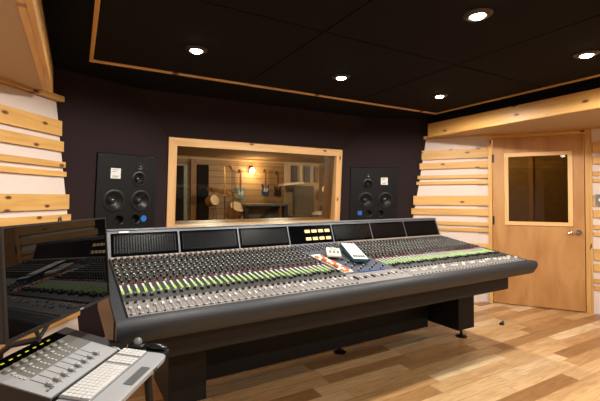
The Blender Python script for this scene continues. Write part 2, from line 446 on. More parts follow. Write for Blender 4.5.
# ------------------------------------------------------------------ wall-mounted main speakers
CONE = mat('speaker_cone', (16, 16, 18), .38); RUB = mat('speaker_surround', (22, 22, 23), .3, spec=.6)
BAF = mat('speaker_baffle', (13, 13, 15), .55, spec=.25); DOME = mat('dome_black', (40, 40, 42), .22, spec=.7)
PLATE = mat('label_plate', (225, 223, 220), .4)
def speaker(M, S, sgn, label):
    r = emp('monitor_speaker', M=M, label=label, cat='speaker', group=None)
    x0, x1, z0, z1 = S
    def px(u): return sgn*u
    drv = [('woofer', .393, 1.250, .098), ('woofer', .655, 1.248, .098), ('midrange_driver', .628, 1.457, .066)]
    holes = []
    def circ(x, z, rad, n=28): return [(x+rad*math.cos(2*PI*i/n), z+rad*math.sin(2*PI*i/n)) for i in range(n)]
    ports = [(.452, 1.074, .045), (.612, 1.076, .045)]
    for _, u, z, rad in drv: holes.append(circ(px(u), z, rad*.9))
    for u, z, rad in ports: holes.append(circ(px(u), z, rad*.9))
    b = B(); b.holed(rect(x0+.004, x1-.004, z0, z1-.004), holes, Matrix.Translation((0, -.016, 0)), .018); obj('baffle', b, BAF, r)
    b = B(); b.box(x0+.006, x1-.006, .06, .3, z0+.002, z1-.006); b.box(x0+.006, x0+.02, .0025, .06, z0+.002, z1-.006); b.box(x1-.02, x1-.006, .0025, .06, z0+.002, z1-.006)
    b.box(x0+.02, x1-.02, .0025, .06, z1-.02, z1-.006); obj('cabinet', b, MATTE, r)
    for nm, u, z, rad in drv:
        T = Matrix.Translation((px(u), -.016, z)) @ Matrix.Rotation(PI/2, 4, 'X')
        d = obj(nm, B().lathe([(rad*.80, -.002), (rad*.84, .006), (rad*.92, .007), (rad*1.06, .004), (rad*1.08, 0), (rad*.9, -.001)], 32, T), RUB, r, smooth=True)
        obj('cone', B().lathe([(rad*.81, -.001), (rad*.55, -.022), (rad*.32, -.036), (rad*.25, -.037)], 32, T), CONE, d, smooth=True)
        obj('dust_cap', B().lathe([(rad*.36, -.034), (rad*.30, -.018), (rad*.16, -.007), (0, -.004)], 24, T), DOME, d, smooth=True)
    T = Matrix.Translation((px(.632), -.016, 1.575)) @ Matrix.Rotation(PI/2, 4, 'X')
    t = obj('tweeter', B().lathe([(.034, 0), (.033, .003), (.018, .003), (.014, .001)], 24, T), RUB, r, smooth=True)
    obj('dome', B().lathe([(.014, .001), (.011, .008), (0, .011)], 16, T), DOME, t, smooth=True)
    for u, z, rad in ports:
        T = Matrix.Translation((px(u), -.016, z)) @ Matrix.Rotation(PI/2, 4, 'X')
        obj('bass_port', B().lathe([(rad*1.05, 0), (rad*1.0, .004), (rad*.88, 0), (rad*.8, -.06), (0, -.06)], 24, T), BLACK, r, smooth=True)
    u = .397 if sgn > 0 else .415
    p = obj('label_plate', B().box(px(u)-.046, px(u)+.046, -.0195, -.0165, 1.452, 1.545), PLATE, r)
    b = B()
    for i, (w, zz) in enumerate(((.05, 1.53), (.03, 1.515), (.06, 1.475), (.05, 1.465))): b.box(px(u)-.03, px(u)-.03+w, -.0205, -.0196, zz-.002, zz+.002)
    obj('label_print', b, mat('print_grey', (90, 90, 90), .5), p)
    u = .694 if sgn > 0 else .733
    bd = obj('badge', B().cyl((px(u), -.0165, 1.078), (px(u), -.021, 1.078), .03, n=24) if sgn > 0 else B().box(px(u)-.028, px(u)+.028, -.021, -.0165, 1.056, 1.108, bev=.004), BLUEB, r)
    bd['label'] = 'blue maker badge'
    for u, z in ((x0+.03, z1-.03), (x1-.03, z1-.03), (x0+.03, 1.35), (x1-.03, 1.35)):
        obj('bolt', B().cyl((u, -.0165, z), (u, -.019, z), .006, n=8), STEEL, r)
    return r
speaker(ML, SPL, 1, 'black flush-mounted monitor speaker left of the control room window')
speaker(MR, SPR, -1, 'black flush-mounted monitor speaker right of the control room window')

# ------------------------------------------------------------------ recessed ceiling lights
BULB = mat('lamp_face', (255, 250, 240), .4, emit=(255, 236, 206), es=40)
def light(x, y, label, group=None, power=92):
    r = emp('recessed_ceiling_light', loc=(x, y, CZ-.012), label=label, cat='ceiling light', group=group)
    obj('trim_ring', B().lathe([(.042, .0115), (.042, -.006), (.047, -.014), (.064, -.012), (.078, -.002), (.078, 0)], 32), mat('lamp_ring', (60, 56, 54), .35, metal=.5), r, smooth=True)
    obj('lamp', B().lathe([(.040, .004), (.038, -.012), (.027, -.021), (0, -.025)], 24), BULB, r, smooth=True)
    l = bpy.data.lights.new('spot', 'SPOT'); l.energy = power; l.color = (1, .945, .87); l.spot_size = math.radians(174); l.spot_blend = .3; l.shadow_soft_size = .045
    lo = bpy.data.objects.new('lamp_light', l); COL.objects.link(lo); lo.location = (x, y, CZ-.045)
    return r
names = {(0, 0): 'ceiling light nearest the left speaker, above the left end of the console', (1, 0): 'ceiling light in the front row above the middle of the window', (2, 0): 'ceiling light in the front row nearest the wooden door',
         (1, 1): 'ceiling light of the second row, highest in the photo', (2, 1): 'ceiling light of the second row, at the right edge above the beam'}
for i, x in enumerate((.707, 1.925, 3.125)):
    for j, y in enumerate((2.665, 1.377, .09, -1.2)):
        light(x, y, names.get((i, j), 'ceiling light further back, outside the photo'), 'recessed ceiling lights', 70 if j < 2 else 56)

# ------------------------------------------------------------------ mixing console
L_ = 2.978
con = emp('mixing_console', loc=(.19, 1.79, 0), rotz=math.radians(.98), label='long charcoal analogue mixing console with rows of knobs and green faders', cat='mixing console')
def dz(y): return .7655+.1515*y
obj('body', B().prism([(.0, dz(0)-.004), (.85, dz(.85)-.004), (.88, .56), (.30, .56), (.08, .66), (.0, .66)], 0, L_), MATTE, con)
arm = [(.0, .767), (-.046, .765), (-.058, .757), (-.063, .742), (-.062, .722), (-.030, .672), (-.018, .662), (-.004, .658), (-.003, .70)]
obj('armrest', B().prism(arm, -.045, L_+.045), CHAR, con, smooth=True)
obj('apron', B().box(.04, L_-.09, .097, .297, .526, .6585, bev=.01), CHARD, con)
cheek = [(-.002, .762), (.84, .889), (.905, 1.064), (.99, 1.064), (1.06, .95), (1.06, .56), (.3, .56), (.0, .655)]
for x0_, x1_ in ((-.045, -.002), (L_+.002, L_+.045)):
    e = obj('end_panel', B().prism(cheek[0:2]+[(1.0, .905), (1.0, .56), (.3, .56), (.0, .655)], x0_, x1_), CHAR, con)
    xo = x0_-.005 if x0_ < 0 else x1_
    obj('side_veneer', B().prism([(.01, .755), (.82, .885), (.97, .885), (.97, .58), (.31, .58), (.03, .665)], xo+.0005, xo+.0045), mat('brown_veneer', (92, 68, 52), .45), e)
br = obj('meter_bridge', B().prism([(.852, .897), (.914, 1.061), (.985, 1.064), (1.05, .96), (1.05, .56), (.89, .56)], -.006, L_+.006), GREY, con)
obj('bridge_cap', B().box(-.008, L_+.008, .908, .99, 1.0645, 1.071, bev=.002), mat('cap_highlight_grey', (128, 131, 136), .35, metal=.4), con)  # lighter than the bridge: highlight along the top rim put into the colour
sl = V((0, .062, .164)).normalized(); nn = V((0, -.164, .062)).normalized()
BM = basis((0, .852, .897), (1, 0, 0), -nn, sl)
divs = [.008, .427, .852, 1.267, 1.684, 2.104, 2.520, 2.970]
BAR = mat('meter_slit', (20, 20, 22), .25)
for i in range(7):
    a, c = divs[i]+.006, divs[i+1]-.006
    b = B(); b.box(a, c, -.004, -.0005, .012, .160, bev=.0015)
    if i != 3:
        b.mi = 1
        for k in range(24):
            x = a+.012+(c-a-.024)*(k+.5)/24; b.box(x-.0025, x+.0025, -.0046, -.0041, .03, .145)
    p = obj('meter_panel', b, [GLOSS, BAR], con); p.matrix_local = BM
    if i == 3:
        p['label'] = 'black panel with eight lit needle meters'
        for rr, z in enumerate((.098, .036)):
            for k in range(4):
                x = 1.413+k*.064
                v = obj('needle_meter', B().box(x+.002, x+.050, -.007, -.0042, z, z+.025, bev=.001), mat('meter_face', (226, 196, 140), .5, emit=(255, 204, 124), es=.35), p)
                b = B(); b.cyl((x+.027, -.0074, z+.004), (x+.034, -.0074, z+.018), .0006, n=5)
                for q in range(5): b.box(x+.010+q*.008, x+.0115+q*.008, -.0076, -.0071, z+.018, z+.022)
                obj('needle', b, BLACK, v)
pl_ = obj('name_plate', B().box(.062, .118, -.003, .001, .1625, .1725), WHITE, con); pl_.matrix_local = BM @ Matrix.Translation((0, -.002, 0))

# channel strips
DM = basis((0, 0, dz(0)), (1, 0, 0), V((0, 1, .1515)).normalized(), V((0, -.1515, 1)).normalized())
P_ = .0351
KR = [.430+.0415*k for k in range(10)]
SAGE = mat('sage_cap', (176, 186, 160), .45)
KC = [RUST, BLACK, WHITE, SAGE, LGREY, SAGE, WHITE, BLACK, RUST, RUST]
def knob(x, y, m_i, big=True):
    b = B(); r = .0064 if big else .005
    b.lathe([(r, 0), (r*.92, .014), (0, .014)], 10, Matrix.Translation((x, y, .002)))
    b.mi = 1; b.lathe([(r*.72, .0), (r*.66, .003), (0, .003)], 8, Matrix.Translation((x, y, .016)))
    b.mi = 2; b.box(x-.001, x+.001, y-r*.85, y-.001, .0162, .0198)
    return b
strips = []
pos = [.006+P_*i for i in range(36)]+[1.703+P_*i for i in range(36)]
def tint(i): return i % 2
STUFF = bmesh.new(); stuff_mats = [BLACK, LGREY, SAGE, RUST, WHITE, RED]
sb = B()
cnt = 0
mm = {id(LGREY): 1, id(BLACK): 0, id(SAGE): 2, id(RUST): 3, id(WHITE): 4}
for i, x in enumerate(pos):
    b = B(); w = P_-.0012
    b.mi = 0; b.box(x, x+w, .004, .168, 0, .003)          # light small-fader panel
    b.mi = 1; b.box(x, x+w, .172, .835, 0, .002)          # dark channel panel
    b.mi = 2; b.box(x+.002, x+w*.58, .838, .872, 0, .012)   # pale heads
    b.mi = 3; b.box(x+w*.62, x+w, .838, .872, 0, .006)
    b.mi = 3; b.box(x+w*.45, x+w*.55, .04, .125, .003, .0034); b.box(x+w*.72, x+w*.82, .215, .375, .002, .0024)
    # printed marks
    b.mi = 2
    for q in range(6): b.box(x+w*.62, x+w*.9, .045+q*.015, .0465+q*.015, .003, .0033)
    b.mi = 4; b.box(x+.006, x+.013, .398, .410, .002, .008)
    b.mi = 5 if random.random() < .5 else 4; b.box(x+.019, x+.027, .398, .410, .002, .008)
    b.mi = 3; b.box(x+.006, x+.018, .140, .152, .003, .012); b.mi = 5; b.box(x+.021, x+.029, .014, .024, .003, .008); b.mi = 3; b.box(x+.007, x+.015, .014, .024, .003, .007)
    for y in KR[::2]:
        b.mi = random.choice([5, 3, 5, 4]); xx = x+w*.80; b.box(xx-.003, xx+.003, y+.016, y+.023, .002, .006)
    st = obj('channel_strip', b, [FPAN, STRIPM, BEIGE, BLACK, RED, LGREY], con); st.matrix_local = DM
    y = .07+random.random()*.045
    b = B(); b.box(x+w*.5-.0055, x+w*.5+.0055, y-.011, y+.011, .0036, .013, bev=.0015); b.mi = 1; b.box(x+w*.5-.0055, x+w*.5+.0055, y-.001, y+.001, .0129, .0134)
    obj('trim_fader', b, [WHITE if i % 3 else LGREY, BLACK], st)
    y = .232+.012*math.sin(i*1.7)
    b = B(); b.box(x+w*.77-.0065, x+w*.77+.0065, y-.013, y+.013, .003, .016, bev=.002); b.mi = 1; b.box(x+w*.77-.0065, x+w*.77+.0065, y-.001, y+.001, .0159, .0165)
    obj('channel_fader', b, [BLACK, WHITE], st)
    b = B(); b.box(x+.004, x+.0135, .262, .388, .002, .0045); b.mi = 1
    for q in range(random.choice((4, 5, 5, 6, 7))): b.box(x+.005+.003*(q%2), x+.0155-.003*((q+1)%2), .262+q*.0125, .2705+q*.0125, .0046, .0075)
    obj('level_display', b, [mat('display_grey', (206, 206, 198), .45), GREEN], st)
    for j, y in enumerate(KR):
        xx = x+w*(.33 if j % 2 else .55)
        kb_ = knob(xx, y, 0)
        if i < 10:
            obj('knob', kb_, [BLACK, KC[j], WHITE], st, smooth=False)
        else:
            base = {0: 0, 1: mm[id(KC[j])], 2: 4}
            for f in kb_.bm.faces: f.material_index = base[f.material_index]
            tmp = bpy.data.meshes.new('t'); kb_.bm.to_mesh(tmp); kb_.bm.free(); STUFF.from_mesh(tmp); bpy.data.meshes.remove(tmp)
        cnt += 1
sb.bm.free(); sb = B(); sb.bm.free(); sb.bm = STUFF
o = obj('rotary_knobs', sb, stuff_mats, con); o.matrix_local = DM; o['kind'] = 'stuff'

# master section between the two banks of strips
b = B(); b.box(1.272, 1.70, .004, .168, 0, .003); b.mi = 1; b.box(1.272, 1.70, .172, .872, 0, .002)
ms = obj('master_section', b, [FPAN, mat('master_slate', (66, 70, 78), .5)], con); ms.matrix_local = DM
obj('label_panel', B().box(1.285, 1.36, .20, .60, .0022, .006), mat('ivory_panel', (214, 204, 190), .5), ms)
for r_ in range(14):
    for c_ in range(3):
        x = 1.297+c_*.024; y = .215+r_*.0275
        mcol = ORANGE if (r_*3+c_) % 5 in (0, 1, 3) else (WHITE if c_ else RED)
        if r_ < 13 and len(ms.children) < 99 and random.random() < .85:
            obj('key', B().box(x-.008, x+.008, y-.009, y+.009, .006, .013, bev=.001), mcol, ms)
for r_ in range(8):
    for c_ in range(6):
        x = 1.40+c_*.048; y = .20+r_*.034
        if (r_+c_) % 2 == 0 and not (y > .35 and x < 1.44):
            b = knob(x, y, 0); obj('selector_knob', b, [BLACK if r_ % 2 else BLUE, ORANGE if (r_*5+c_) % 7 == 0 else LGREY, WHITE], ms)
obj('blue_legend', B().box(1.40, 1.60, .176, .190, .0022, .006), BLUE, ms)
for r_ in range(6):
    for c_ in range(9):
        x = 1.29+c_*.045; y = .70+r_*.026
        if len([1 for q in ms.children if q.name.startswith('monitor_knob')]) < 60 and not (1.5 < x and y < .72):
            obj('monitor_knob', knob(x, y, 0, False), [BLACK, LGREY if (c_+r_) % 3 else RED, WHITE], ms)
for c_ in range(12):
    x = 1.29+c_*.034
    obj('group_fader', B().box(x-.005, x+.005, .06+.03*random.random(), .085+.03*random.random(), .0036, .012, bev=.001), LGREY if c_ % 2 else BLACK, ms)

# pedestals, rear panel, feet
for nm, xa, xb in (('pedestal', .27, .485), ('pedestal', 2.735, 2.95)):
    obj(nm, B().box(xa, xb, .46, .88, .105, .5595, bev=.004), MATTE, con)
obj('cable_trough', B().box(.486, 2.734, .80, .88, .05, .5595), mat('trough_black', (16, 15, 15), .7), con)
for x, y, z in ((2.90, .56, .105), (1.72, .83, .05), (.43, .56, .105)):
    obj('foot', B().lathe([(0, 0), (.05, 0), (.052, .008), (.03, .02), (.012, .024), (.012, z), (0, z)], 20, Matrix.Translation((x, y, 0))), BLACK, con, smooth=True)

# things lying on the desk
def deck_world(x, y, h): return con_M @ (DM @ V((x, y, h)))
con_M = Matrix.Translation((.19, 1.79, 0)) @ Matrix.Rotation(math.radians(.98), 4, 'Z')
M = con_M @ DM @ Matrix.Translation((1.575, .475, .0225)) @ Matrix.Rotation(math.radians(-22), 4, 'Z')
wg = emp('desktop_remote', M=M, label='white faced wedge remote with teal sides lying across the console centre', cat='remote control')
obj('case', B().prism([(-.18, 0), (.18, 0), (.18, .036), (-.18, .018)], -.056, .056), mat('teal_case', (30, 70, 76), .45), wg)
TOP = basis((0, -.18, .0185), (1, 0, 0), V((0, .36, .018)).normalized(), V((0, -.018, .36)).normalized())
o = obj('face_panel', B().box(-.053, .053, .006, .352, 0, .003, bev=.001), mat('remote_white', (226, 224, 214), .45), wg); o.matrix_local = TOP
for y in (.265, .285, .30):
    o = obj('print_line', B().box(-.040, .028, y, y+.005, .0031, .0037), BLACK, wg); o.matrix_local = TOP
for a, c, y, h in ((-.036, .036, .18, .014), (-.03, .018, .11, .007)):
    o = obj('red_strip', B().box(a, c, y, y+h, .0031, .0037), RED, wg); o.matrix_local = TOP
for r_ in range(2):
    for c_ in range(5):
        o = obj('key', B().box(-.042+c_*.018, -.030+c_*.018, .035+r_*.022, .049+r_*.022, .0031, .007), SILVD, wg); o.matrix_local = TOP
M = con_M @ DM @ Matrix.Translation((1.437, .535, .0215)) @ Matrix.Rotation(math.radians(-32), 4, 'Z')
hs = emp('desktop_remote', M=M, label='ivory rounded remote pad lying left of the wedge remote on the console', cat='remote control')
obj('shell', B().box(-.052, .052, -.10, .10, 0, .022, bev=.010, seg=3), mat('ivory_shell', (206, 198, 184), .5), hs, smooth=True)
obj('dial', B().cyl((0, .05, .0222), (0, .05, .030), .026, .023, n=20), LGREY, hs)
for k in range(6):
    obj('button', B().box(-.035+(k % 3)*.028, -.018+(k % 3)*.028, -.06+(k//3)*.035, -.042+(k//3)*.035, .0222, .026, bev=.001), SILVD, hs)

# ------------------------------------------------------------------ side workstation: tray, control surface, keyboard, screen
s_ = .86
o0 = V((0, 0, 1.27)) + (V((.193, 1.954, .589))-V((0, 0, 1.27)))*s_
U = V((.557, .831, 0)).normalized(); D = V((.826, -.554, -.104)).normalized(); Nn = D.cross(U); Nn = -Nn if Nn.z < 0 else Nn
# local axes: x = U (along the keyboard, away from camera), y = -D (away from the user), z = up
KM = basis(o0, U, -D, Nn)
ty = emp('keyboard_tray', M=KM, label='silver tray with rounded front and dark inset, under the white keyboard', cat='tray')
b = B(); b.prism([(-.75, .0), (-.75, -.175), (-.02, -.175), (.006, -.170), (.018, -.155), (.02, -.135), (.012, .0)], -.028, -.0085, 'Z')
bmesh.ops.bevel(b.bm, geom=b.bm.edges[:], offset=.004, segments=2, profile=.5, affect='EDGES')
obj('tray_body', b, SILVER, ty)
iM = Matrix.Translation((-.178, -.147, -.0083))
obj('inset', B().box(-.066, .066, -.016, .016, 0, .0012, M=iM), mat('inset_grey', (74, 74, 74), .4), ty)
obj('front_port', B().box(-.11, -.085, -.1765, -.1752, -.022, -.014), BLACK, ty)
kb = emp('computer_keyboard', M=KM @ Matrix.Translation((0, 0, -.008)), label='slim white computer keyboard with numeric keypad on the silver tray', cat='keyboard')
KW = mat('keycap_white', (196, 195, 192), .45)
b = B(); b.box(-.372, 0, -.098, 0, 0, .007, bev=.003); obj('keyboard_body', b, mat('keyboard_alu', (150, 151, 152), .35, metal=.3), kb)
kc = 0
cols = 21; kw = .366/cols
gaps = {3, 7}
for r_ in range(6):
    y0_ = -.005-r_*.0155; y1_ = y0_-.0135
    x = -.003
    c_ = 0
    while c_ < cols:
        wd = 1
        if c_ in gaps: c_ += 1; continue
        if r_ == 5 and c_ == 12: wd = 5
        if r_ in (3, 4) and c_ in (8, ): wd = 2
        obj('key', B().box(-.003-(c_+wd)*kw+.001, -.003-c_*kw-.001, y1_, y0_, .0072, .0105, bev=.001, seg=1), KW, kb) if kc < 100 else None
        kc += 1
        c_ += wd
b = B()
n_ = 0
for r_ in range(6):
    y0_ = -.005-r_*.0155; y1_ = y0_-.0135
    c_ = 0
    while c_ < cols:
        wd = 1
        if c_ in gaps: c_ += 1; continue
        if r_ == 5 and c_ == 12: wd = 5
        if r_ in (3, 4) and c_ in (8, ): wd = 2
        if n_ >= 100: b.box(-.003-(c_+wd)*kw+.001, -.003-c_*kw-.001, y1_, y0_, .0072, .0105)
        n_ += 1; c_ += wd
o = obj('remaining_keys', b, KW, kb); o['kind'] = 'stuff'
obj('keyboard_cable', B().tube([(-.02, -.002, .004), (-.005, .02, .006), (.004, .05, .003), (-.012, .075, .004), (-.002, .095, .006)], .0022), WHITE, kb, smooth=True)

# fader control surface behind the keyboard, tilted up a bit more
tl = math.radians(8)
CM = KM @ Matrix.Translation((0, .009, -.006)) @ Matrix.Rotation(tl, 4, 'X')
cs = emp('control_surface', M=CM, label='silver eight-fader control surface with black case, behind the white keyboard', cat='control surface')
xl, xr, yb = -.385, .045, .268
b = B(); b.prism([(.0, -.05), (yb, -.085), (yb, -.001), (.0, -.001)], xl-.004, xr+.004); obj('case', b, mat('case_black', (26, 22, 21), .45), cs)
obj('rear_display', B().box(xl+.05, xr-.065, .215, .262, -.0008, .004, bev=.001), GLOSS, cs)
b = B(); b.prism([(xl, .004), (xr-.060, .004), (xr-.060, .213), (xl, .213)], -.0008, .004, 'Z'); fp = obj('face_panel', b, SILVER, cs)
obj('grey_band', B().box(xl+.06, xr-.061, .115, .212, .0041, .0048), mat('band_grey', (98, 96, 90), .45), cs)
obj('left_cap', B().box(xl, xl+.045, .214, .262, -.0008, .004), SILVD, cs)
LEDY = mat('display_yellow', (200, 210, 40), .4, emit=(220, 225, 30), es=.35)
for k in range(8):
    x = -.335+k*.0345
    fs_ = obj('fader_slot', B().box(x-.0013, x+.0013, .030, .112, .0041, .0046), BLACK, cs)
    f = obj('fader_cap', B().box(x-.0075, x+.0075, .038, .058, .0048, .015, bev=.002), mat('fader_grey', (150, 150, 148), .35, metal=.3), cs)
    obj('fader_line', B().box(x-.0075, x+.0075, .0475, .0488, .0151, .0156), WHITE, f)
    obj('encoder', B().lathe([(.0115, 0), (.011, .010), (.009, .012), (0, .012)], 18, Matrix.Translation((x, .192, .0042))), mat('encoder_grey', (136, 134, 126), .4, metal=.3), cs, smooth=True)
    obj('lit_display', B().box(x-.008, x+.006, .234, .2395, .0041, .0046), LEDY, cs)
    b = B()
    for q in range(3): b.box(x-.009, x-.002, .122+q*.014, .129+q*.014, .0049, .0072)
    b.box(x-.004, x+.010, .166, .174, .0049, .0075); obj('button', b, LGREY, cs)
for x in (-.36, -.345):
    obj('button', B().box(x-.004, x+.004, .030, .037, .0041, .0065), SILVD, cs)

# trackball and mouse beside the keyboard
MT = KM @ Matrix.Translation((.037, -.020, -.0085))
shelf = emp('side_shelf', M=KM, label='small black shelf right beyond the silver tray, holding the trackball', cat='shelf')
obj('board', B().box(.022, .068, -.16, .0, -.026, -.010, bev=.003), MATTE, shelf)
tb = emp('trackball', M=KM @ Matrix.Translation((.046, -.034, -.0095)), label='black trackball with shiny grey ball beyond the keyboard corner', cat='trackball')
obj('trackball_base', B().box(-.022, .024, -.03, .03, 0, .014, bev=.006, seg=3), BLACK, tb, smooth=True)
obj('ball', B().ball((0, 0, .020), .0175, 20), mat('ball_grey', (110, 110, 112), .12, spec=.8), tb, smooth=True)
mo = emp('computer_mouse', M=KM @ Matrix.Translation((.047, -.114, -.0095)), label='low glossy black mouse beside the silver tray corner', cat='mouse')
obj('mouse_body', B().ball((0, 0, .0125), .04, 20, (.5, 1.1, .30)), mat('mouse_black', (20, 20, 22), .18, spec=.6), mo, smooth=True)

# stand carrying tray and surface
st = emp('workstation_stand', loc=(0, 0, 0), label='black tube stand under the tray and the control surface', cat='stand')
def kw_(x, y, z): return KM @ V((x, y, z))
o = obj('top_plate', B().box(-.60, .005, -.15, .0, -.045, -.0295), MATTE, st); o.matrix_local = KM
o = obj('top_plate', B().box(-.37, .005, .0, .24, -.075, -.060), MATTE, st); o.matrix_local = KM
for a, bb in (((-.03, -.12), (.05, -.12)), ((-.03, .18), (.03, .2)), ((-.36, .18), (-.42, .2)), ((-.5, -.12), (-.55, -.12))):
    p = kw_(a[0], a[1], -.046 if a[1] < 0 else -.076); q = kw_(bb[0], bb[1], 0)
    obj('leg', B().tube([p, p+V((0, 0, -.06)), V((p.x*.5+q.x*.5, p.y*.5+q.y*.5, p.z*.5)), V((q.x, q.y, .03)), V((q.x, q.y, .001))], .014, 10), MATTE, st, smooth=True)

# computer screen on a floor pole
k_ = 1.12
so = V((-.1748, 1.457, .831))
ya = math.radians(57); tt = .067
SU = V((math.cos(ya), math.sin(ya), 0)); SB = V((-math.sin(ya), math.cos(ya), 0))
SV = V((0, 0, 1))*math.cos(tt)+SB*math.sin(tt); SN = SU.cross(SV)   # SN points to the viewer side
SM = basis(so, SU, -SN, SV)
W_, H_ = .571, .354
sc = emp('computer_screen', M=SM, label='large glossy black computer screen, switched off, at the left edge', cat='computer screen')
obj('housing', B().box(0, W_, .006, .032, 0, H_, bev=.004), BLACK, sc)
SCR = mat('screen_glass', (4, 4, 5), .012, spec=.3)
obj('screen', B().box(.008, W_-.008, .0035, .0055, .012, H_-.007), SCR, sc)
b = B(); b.box(0, .0075, .0, .0058, 0, H_); b.box(W_-.0075, W_, .0, .0058, 0, H_); b.box(.0076, W_-.0076, .0, .0058, 0, .0115); b.box(.0076, W_-.0076, .0, .0058, H_-.0065, H_)
obj('bezel', b, mat('bezel_brown_black', (30, 26, 24), .3), sc)
obj('logo', B().box(W_*.62, W_*.655, -.0012, -.0002, .003, .0085), SILVER, sc)
obj('camera_clip', B().tube([(W_*.46, .004, H_+.001), (W_*.455, .0, H_+.012), (W_*.47, 0, H_+.016), (W_*.485, .004, H_+.002)], .003), BLACK, sc)
xp = W_*.31
pst = obj('pole', B().tube([(xp, .19, -.79), (xp, .19, -.14), (xp, .178, -.085), (xp, .14, -.060), (xp, .035, -.045)], .011, 10), BLACK, sc, smooth=True)
obj('y_bracket', B().tube([(xp-.032, .022, .02), (xp-.028, .024, -.006), (xp, .034, -.040)], .007).tube([(xp+.032, .022, .02), (xp+.028, .024, -.006), (xp, .034, -.040)], .007), BLACK, sc, smooth=True)
fz = so.z
pf = SM @ V((xp, .19, -.79))
o = obj('floor_base', B().lathe([(0, 0), (.14, 0), (.14, .012), (.02, .03), (.014, .2), (0, .2)], 24), BLACK, sc, smooth=True)
o.matrix_local = SM.inverted() @ Matrix.Translation((pf.x, pf.y, .001))

# small door stop on the floor
ds = emp('floor_stop', loc=(3.72, 2.42, 0), label='small dark floor stop with pale cap on planks near the door', cat='door stop')
obj('base', B().cyl((0, 0, 0), (0, 0, .018), .024, .02, n=16), STEEL, ds)
obj('cap', B().ball((.01, -.005, .026), .014, 12), mat('stop_grey', (90, 92, 98), .3), ds)

# ------------------------------------------------------------------ live room beyond the glass
def boards(name, light, dark, pitch=.19):
    m = mat(name, light, .5); k = N(m); b = m.node_tree.nodes['Principled BSDF']
    tc = k.new('ShaderNodeTexCoord'); sp = k.new('ShaderNodeSeparateXYZ'); k.link(tc.outputs['Object'], sp.inputs[0])
    v = k.math('DIVIDE', sp.outputs['Z'], pitch); row = k.math('FLOOR', v); fr_ = k.math('FRACT', v)
    wn = k.new('ShaderNodeTexWhiteNoise', noise_dimensions='1D'); k.link(row, wn.inputs['W'])
    mp = k.new('ShaderNodeMapping'); mp.inputs['Scale'].default_value = (1.2, 1.2, 26); k.link(tc.outputs['Object'], mp.inputs['Vector'])
    ns = k.new('ShaderNodeTexNoise'); ns.inputs['Scale'].default_value = 1.2; ns.inputs['Detail'].default_value = 4; k.link(mp.outputs[0], ns.inputs['Vector'])
    c = k.ramp(k.math('ADD', k.math('MULTIPLY', ns.outputs[0], .7), k.math('MULTIPLY', wn.outputs['Value'], .3)), [(.25, dark), (.75, light)])
    c = k.mix(k.math('LESS_THAN', fr_, .06), c, tuple(int(x*.5) for x in dark))
    k.link(c, b.inputs['Base Color']); return m
BO = boards('live_room_boards', (190, 158, 118), (158, 124, 86))
LY = 11.5
struct('wall_far', B().box(-1.0, 9.6, LY, LY+.1, 0, 2.5), BO)
struct('wall_far_left', B().box(-1.1, -1.0, 4.6, LY, 0, 2.5), BO)
struct('wall_far_right', B().box(8.3, 8.4, 4.6, LY, 0, 2.5), BO)
struct('ceiling_far', B().box(-1.1, 9.6, 4.72, LY, 2.5, 2.6), wood('live_ceiling', (176, 140, 96), (146, 110, 70), knots=False, rough=.9))
struct('floor_far', B().box(-1.1, 9.6, 4.62, LY, -.05, -.001), mat('live_floor', (120, 84, 52), .4))
b = B(); b.box(-1.1, .70, 4.62, 4.70, 0, 2.5); b.box(3.1, 9.6, 4.62, 4.70, 0, 2.5); b.box(.7, 3.1, 4.62, 4.70, 0, .86); b.box(.7, 3.1, 4.62, 4.70, 1.92, 2.5)
struct('wall_near', b, BO)
struct('trim_14', B().box(-.9, 8.2, LY-.02, LY-.001, 2.42, 2.47), mat('live_trim', (214, 180, 130), .5))

# left end: glass door with pale frame, post, dark absorber
gd = emp('glass_door', loc=(2.46, LY-.12, 0), label='dark glass door in a pale metal frame at the far room left end', cat='door')
obj('leaf', B().box(-.10, .22, .02, .06, .01, 2.2), mat('door_dark_glass', (30, 32, 32), .1), gd)
obj('pale_frame', B().box(.22, .32, .0, .07, .01, 2.22).box(-.10, .22, .0, .07, 2.2, 2.24), mat('pale_metal', (170, 176, 166), .4), gd)
pp = tag(obj('wooden_post', B().box(-.08, .08, -.06, .06, 0, 2.4), wood('post_wood', (178, 132, 80), (150, 104, 58), axis='Z'), loc=(2.95, LY-.10, 0)), 'wooden post between glass door and dark absorber in the far room', 'post')
ab = emp('absorber_panel', loc=(3.22, LY-.13, 0), label='tall dark absorber panel standing right of the wooden post, far room', cat='acoustic panel')
obj('panel', B().box(-.17, .17, -.05, .05, .08, 2.25, bev=.01), fabric('absorber_cloth', (38, 32, 32)), ab)
obj('base', B().box(-.17, .17, -.12, .12, 0, .08), BLACK, ab)
# sconce
sn = emp('wall_sconce', loc=(4.79, LY-.002, 2.12), label='glowing wall sconce on the boards between two hanging guitars', cat='wall lamp')
obj('back_plate', B().box(-.06, .06, -.02, 0, -.02, .16), STEEL, sn)
obj('shade', B().lathe([(.05, .10), (.085, .02), (.09, -.05), (.06, -.07)], 20, Matrix.Translation((0, -.11, 0))), mat('sconce_glass', (255, 240, 210), .3, emit=(255, 222, 170), es=9), sn, smooth=True)
def pl_light(n, loc, e, col=(1, .78, .5), r=.08):
    l = bpy.data.lights.new(n, 'POINT'); l.energy = e; l.color = col; l.shadow_soft_size = r
    o = bpy.data.objects.new(n, l); COL.objects.link(o); o.location = loc
pl_light('sconce_light', (4.79, LY-.30, 2.08), 45)
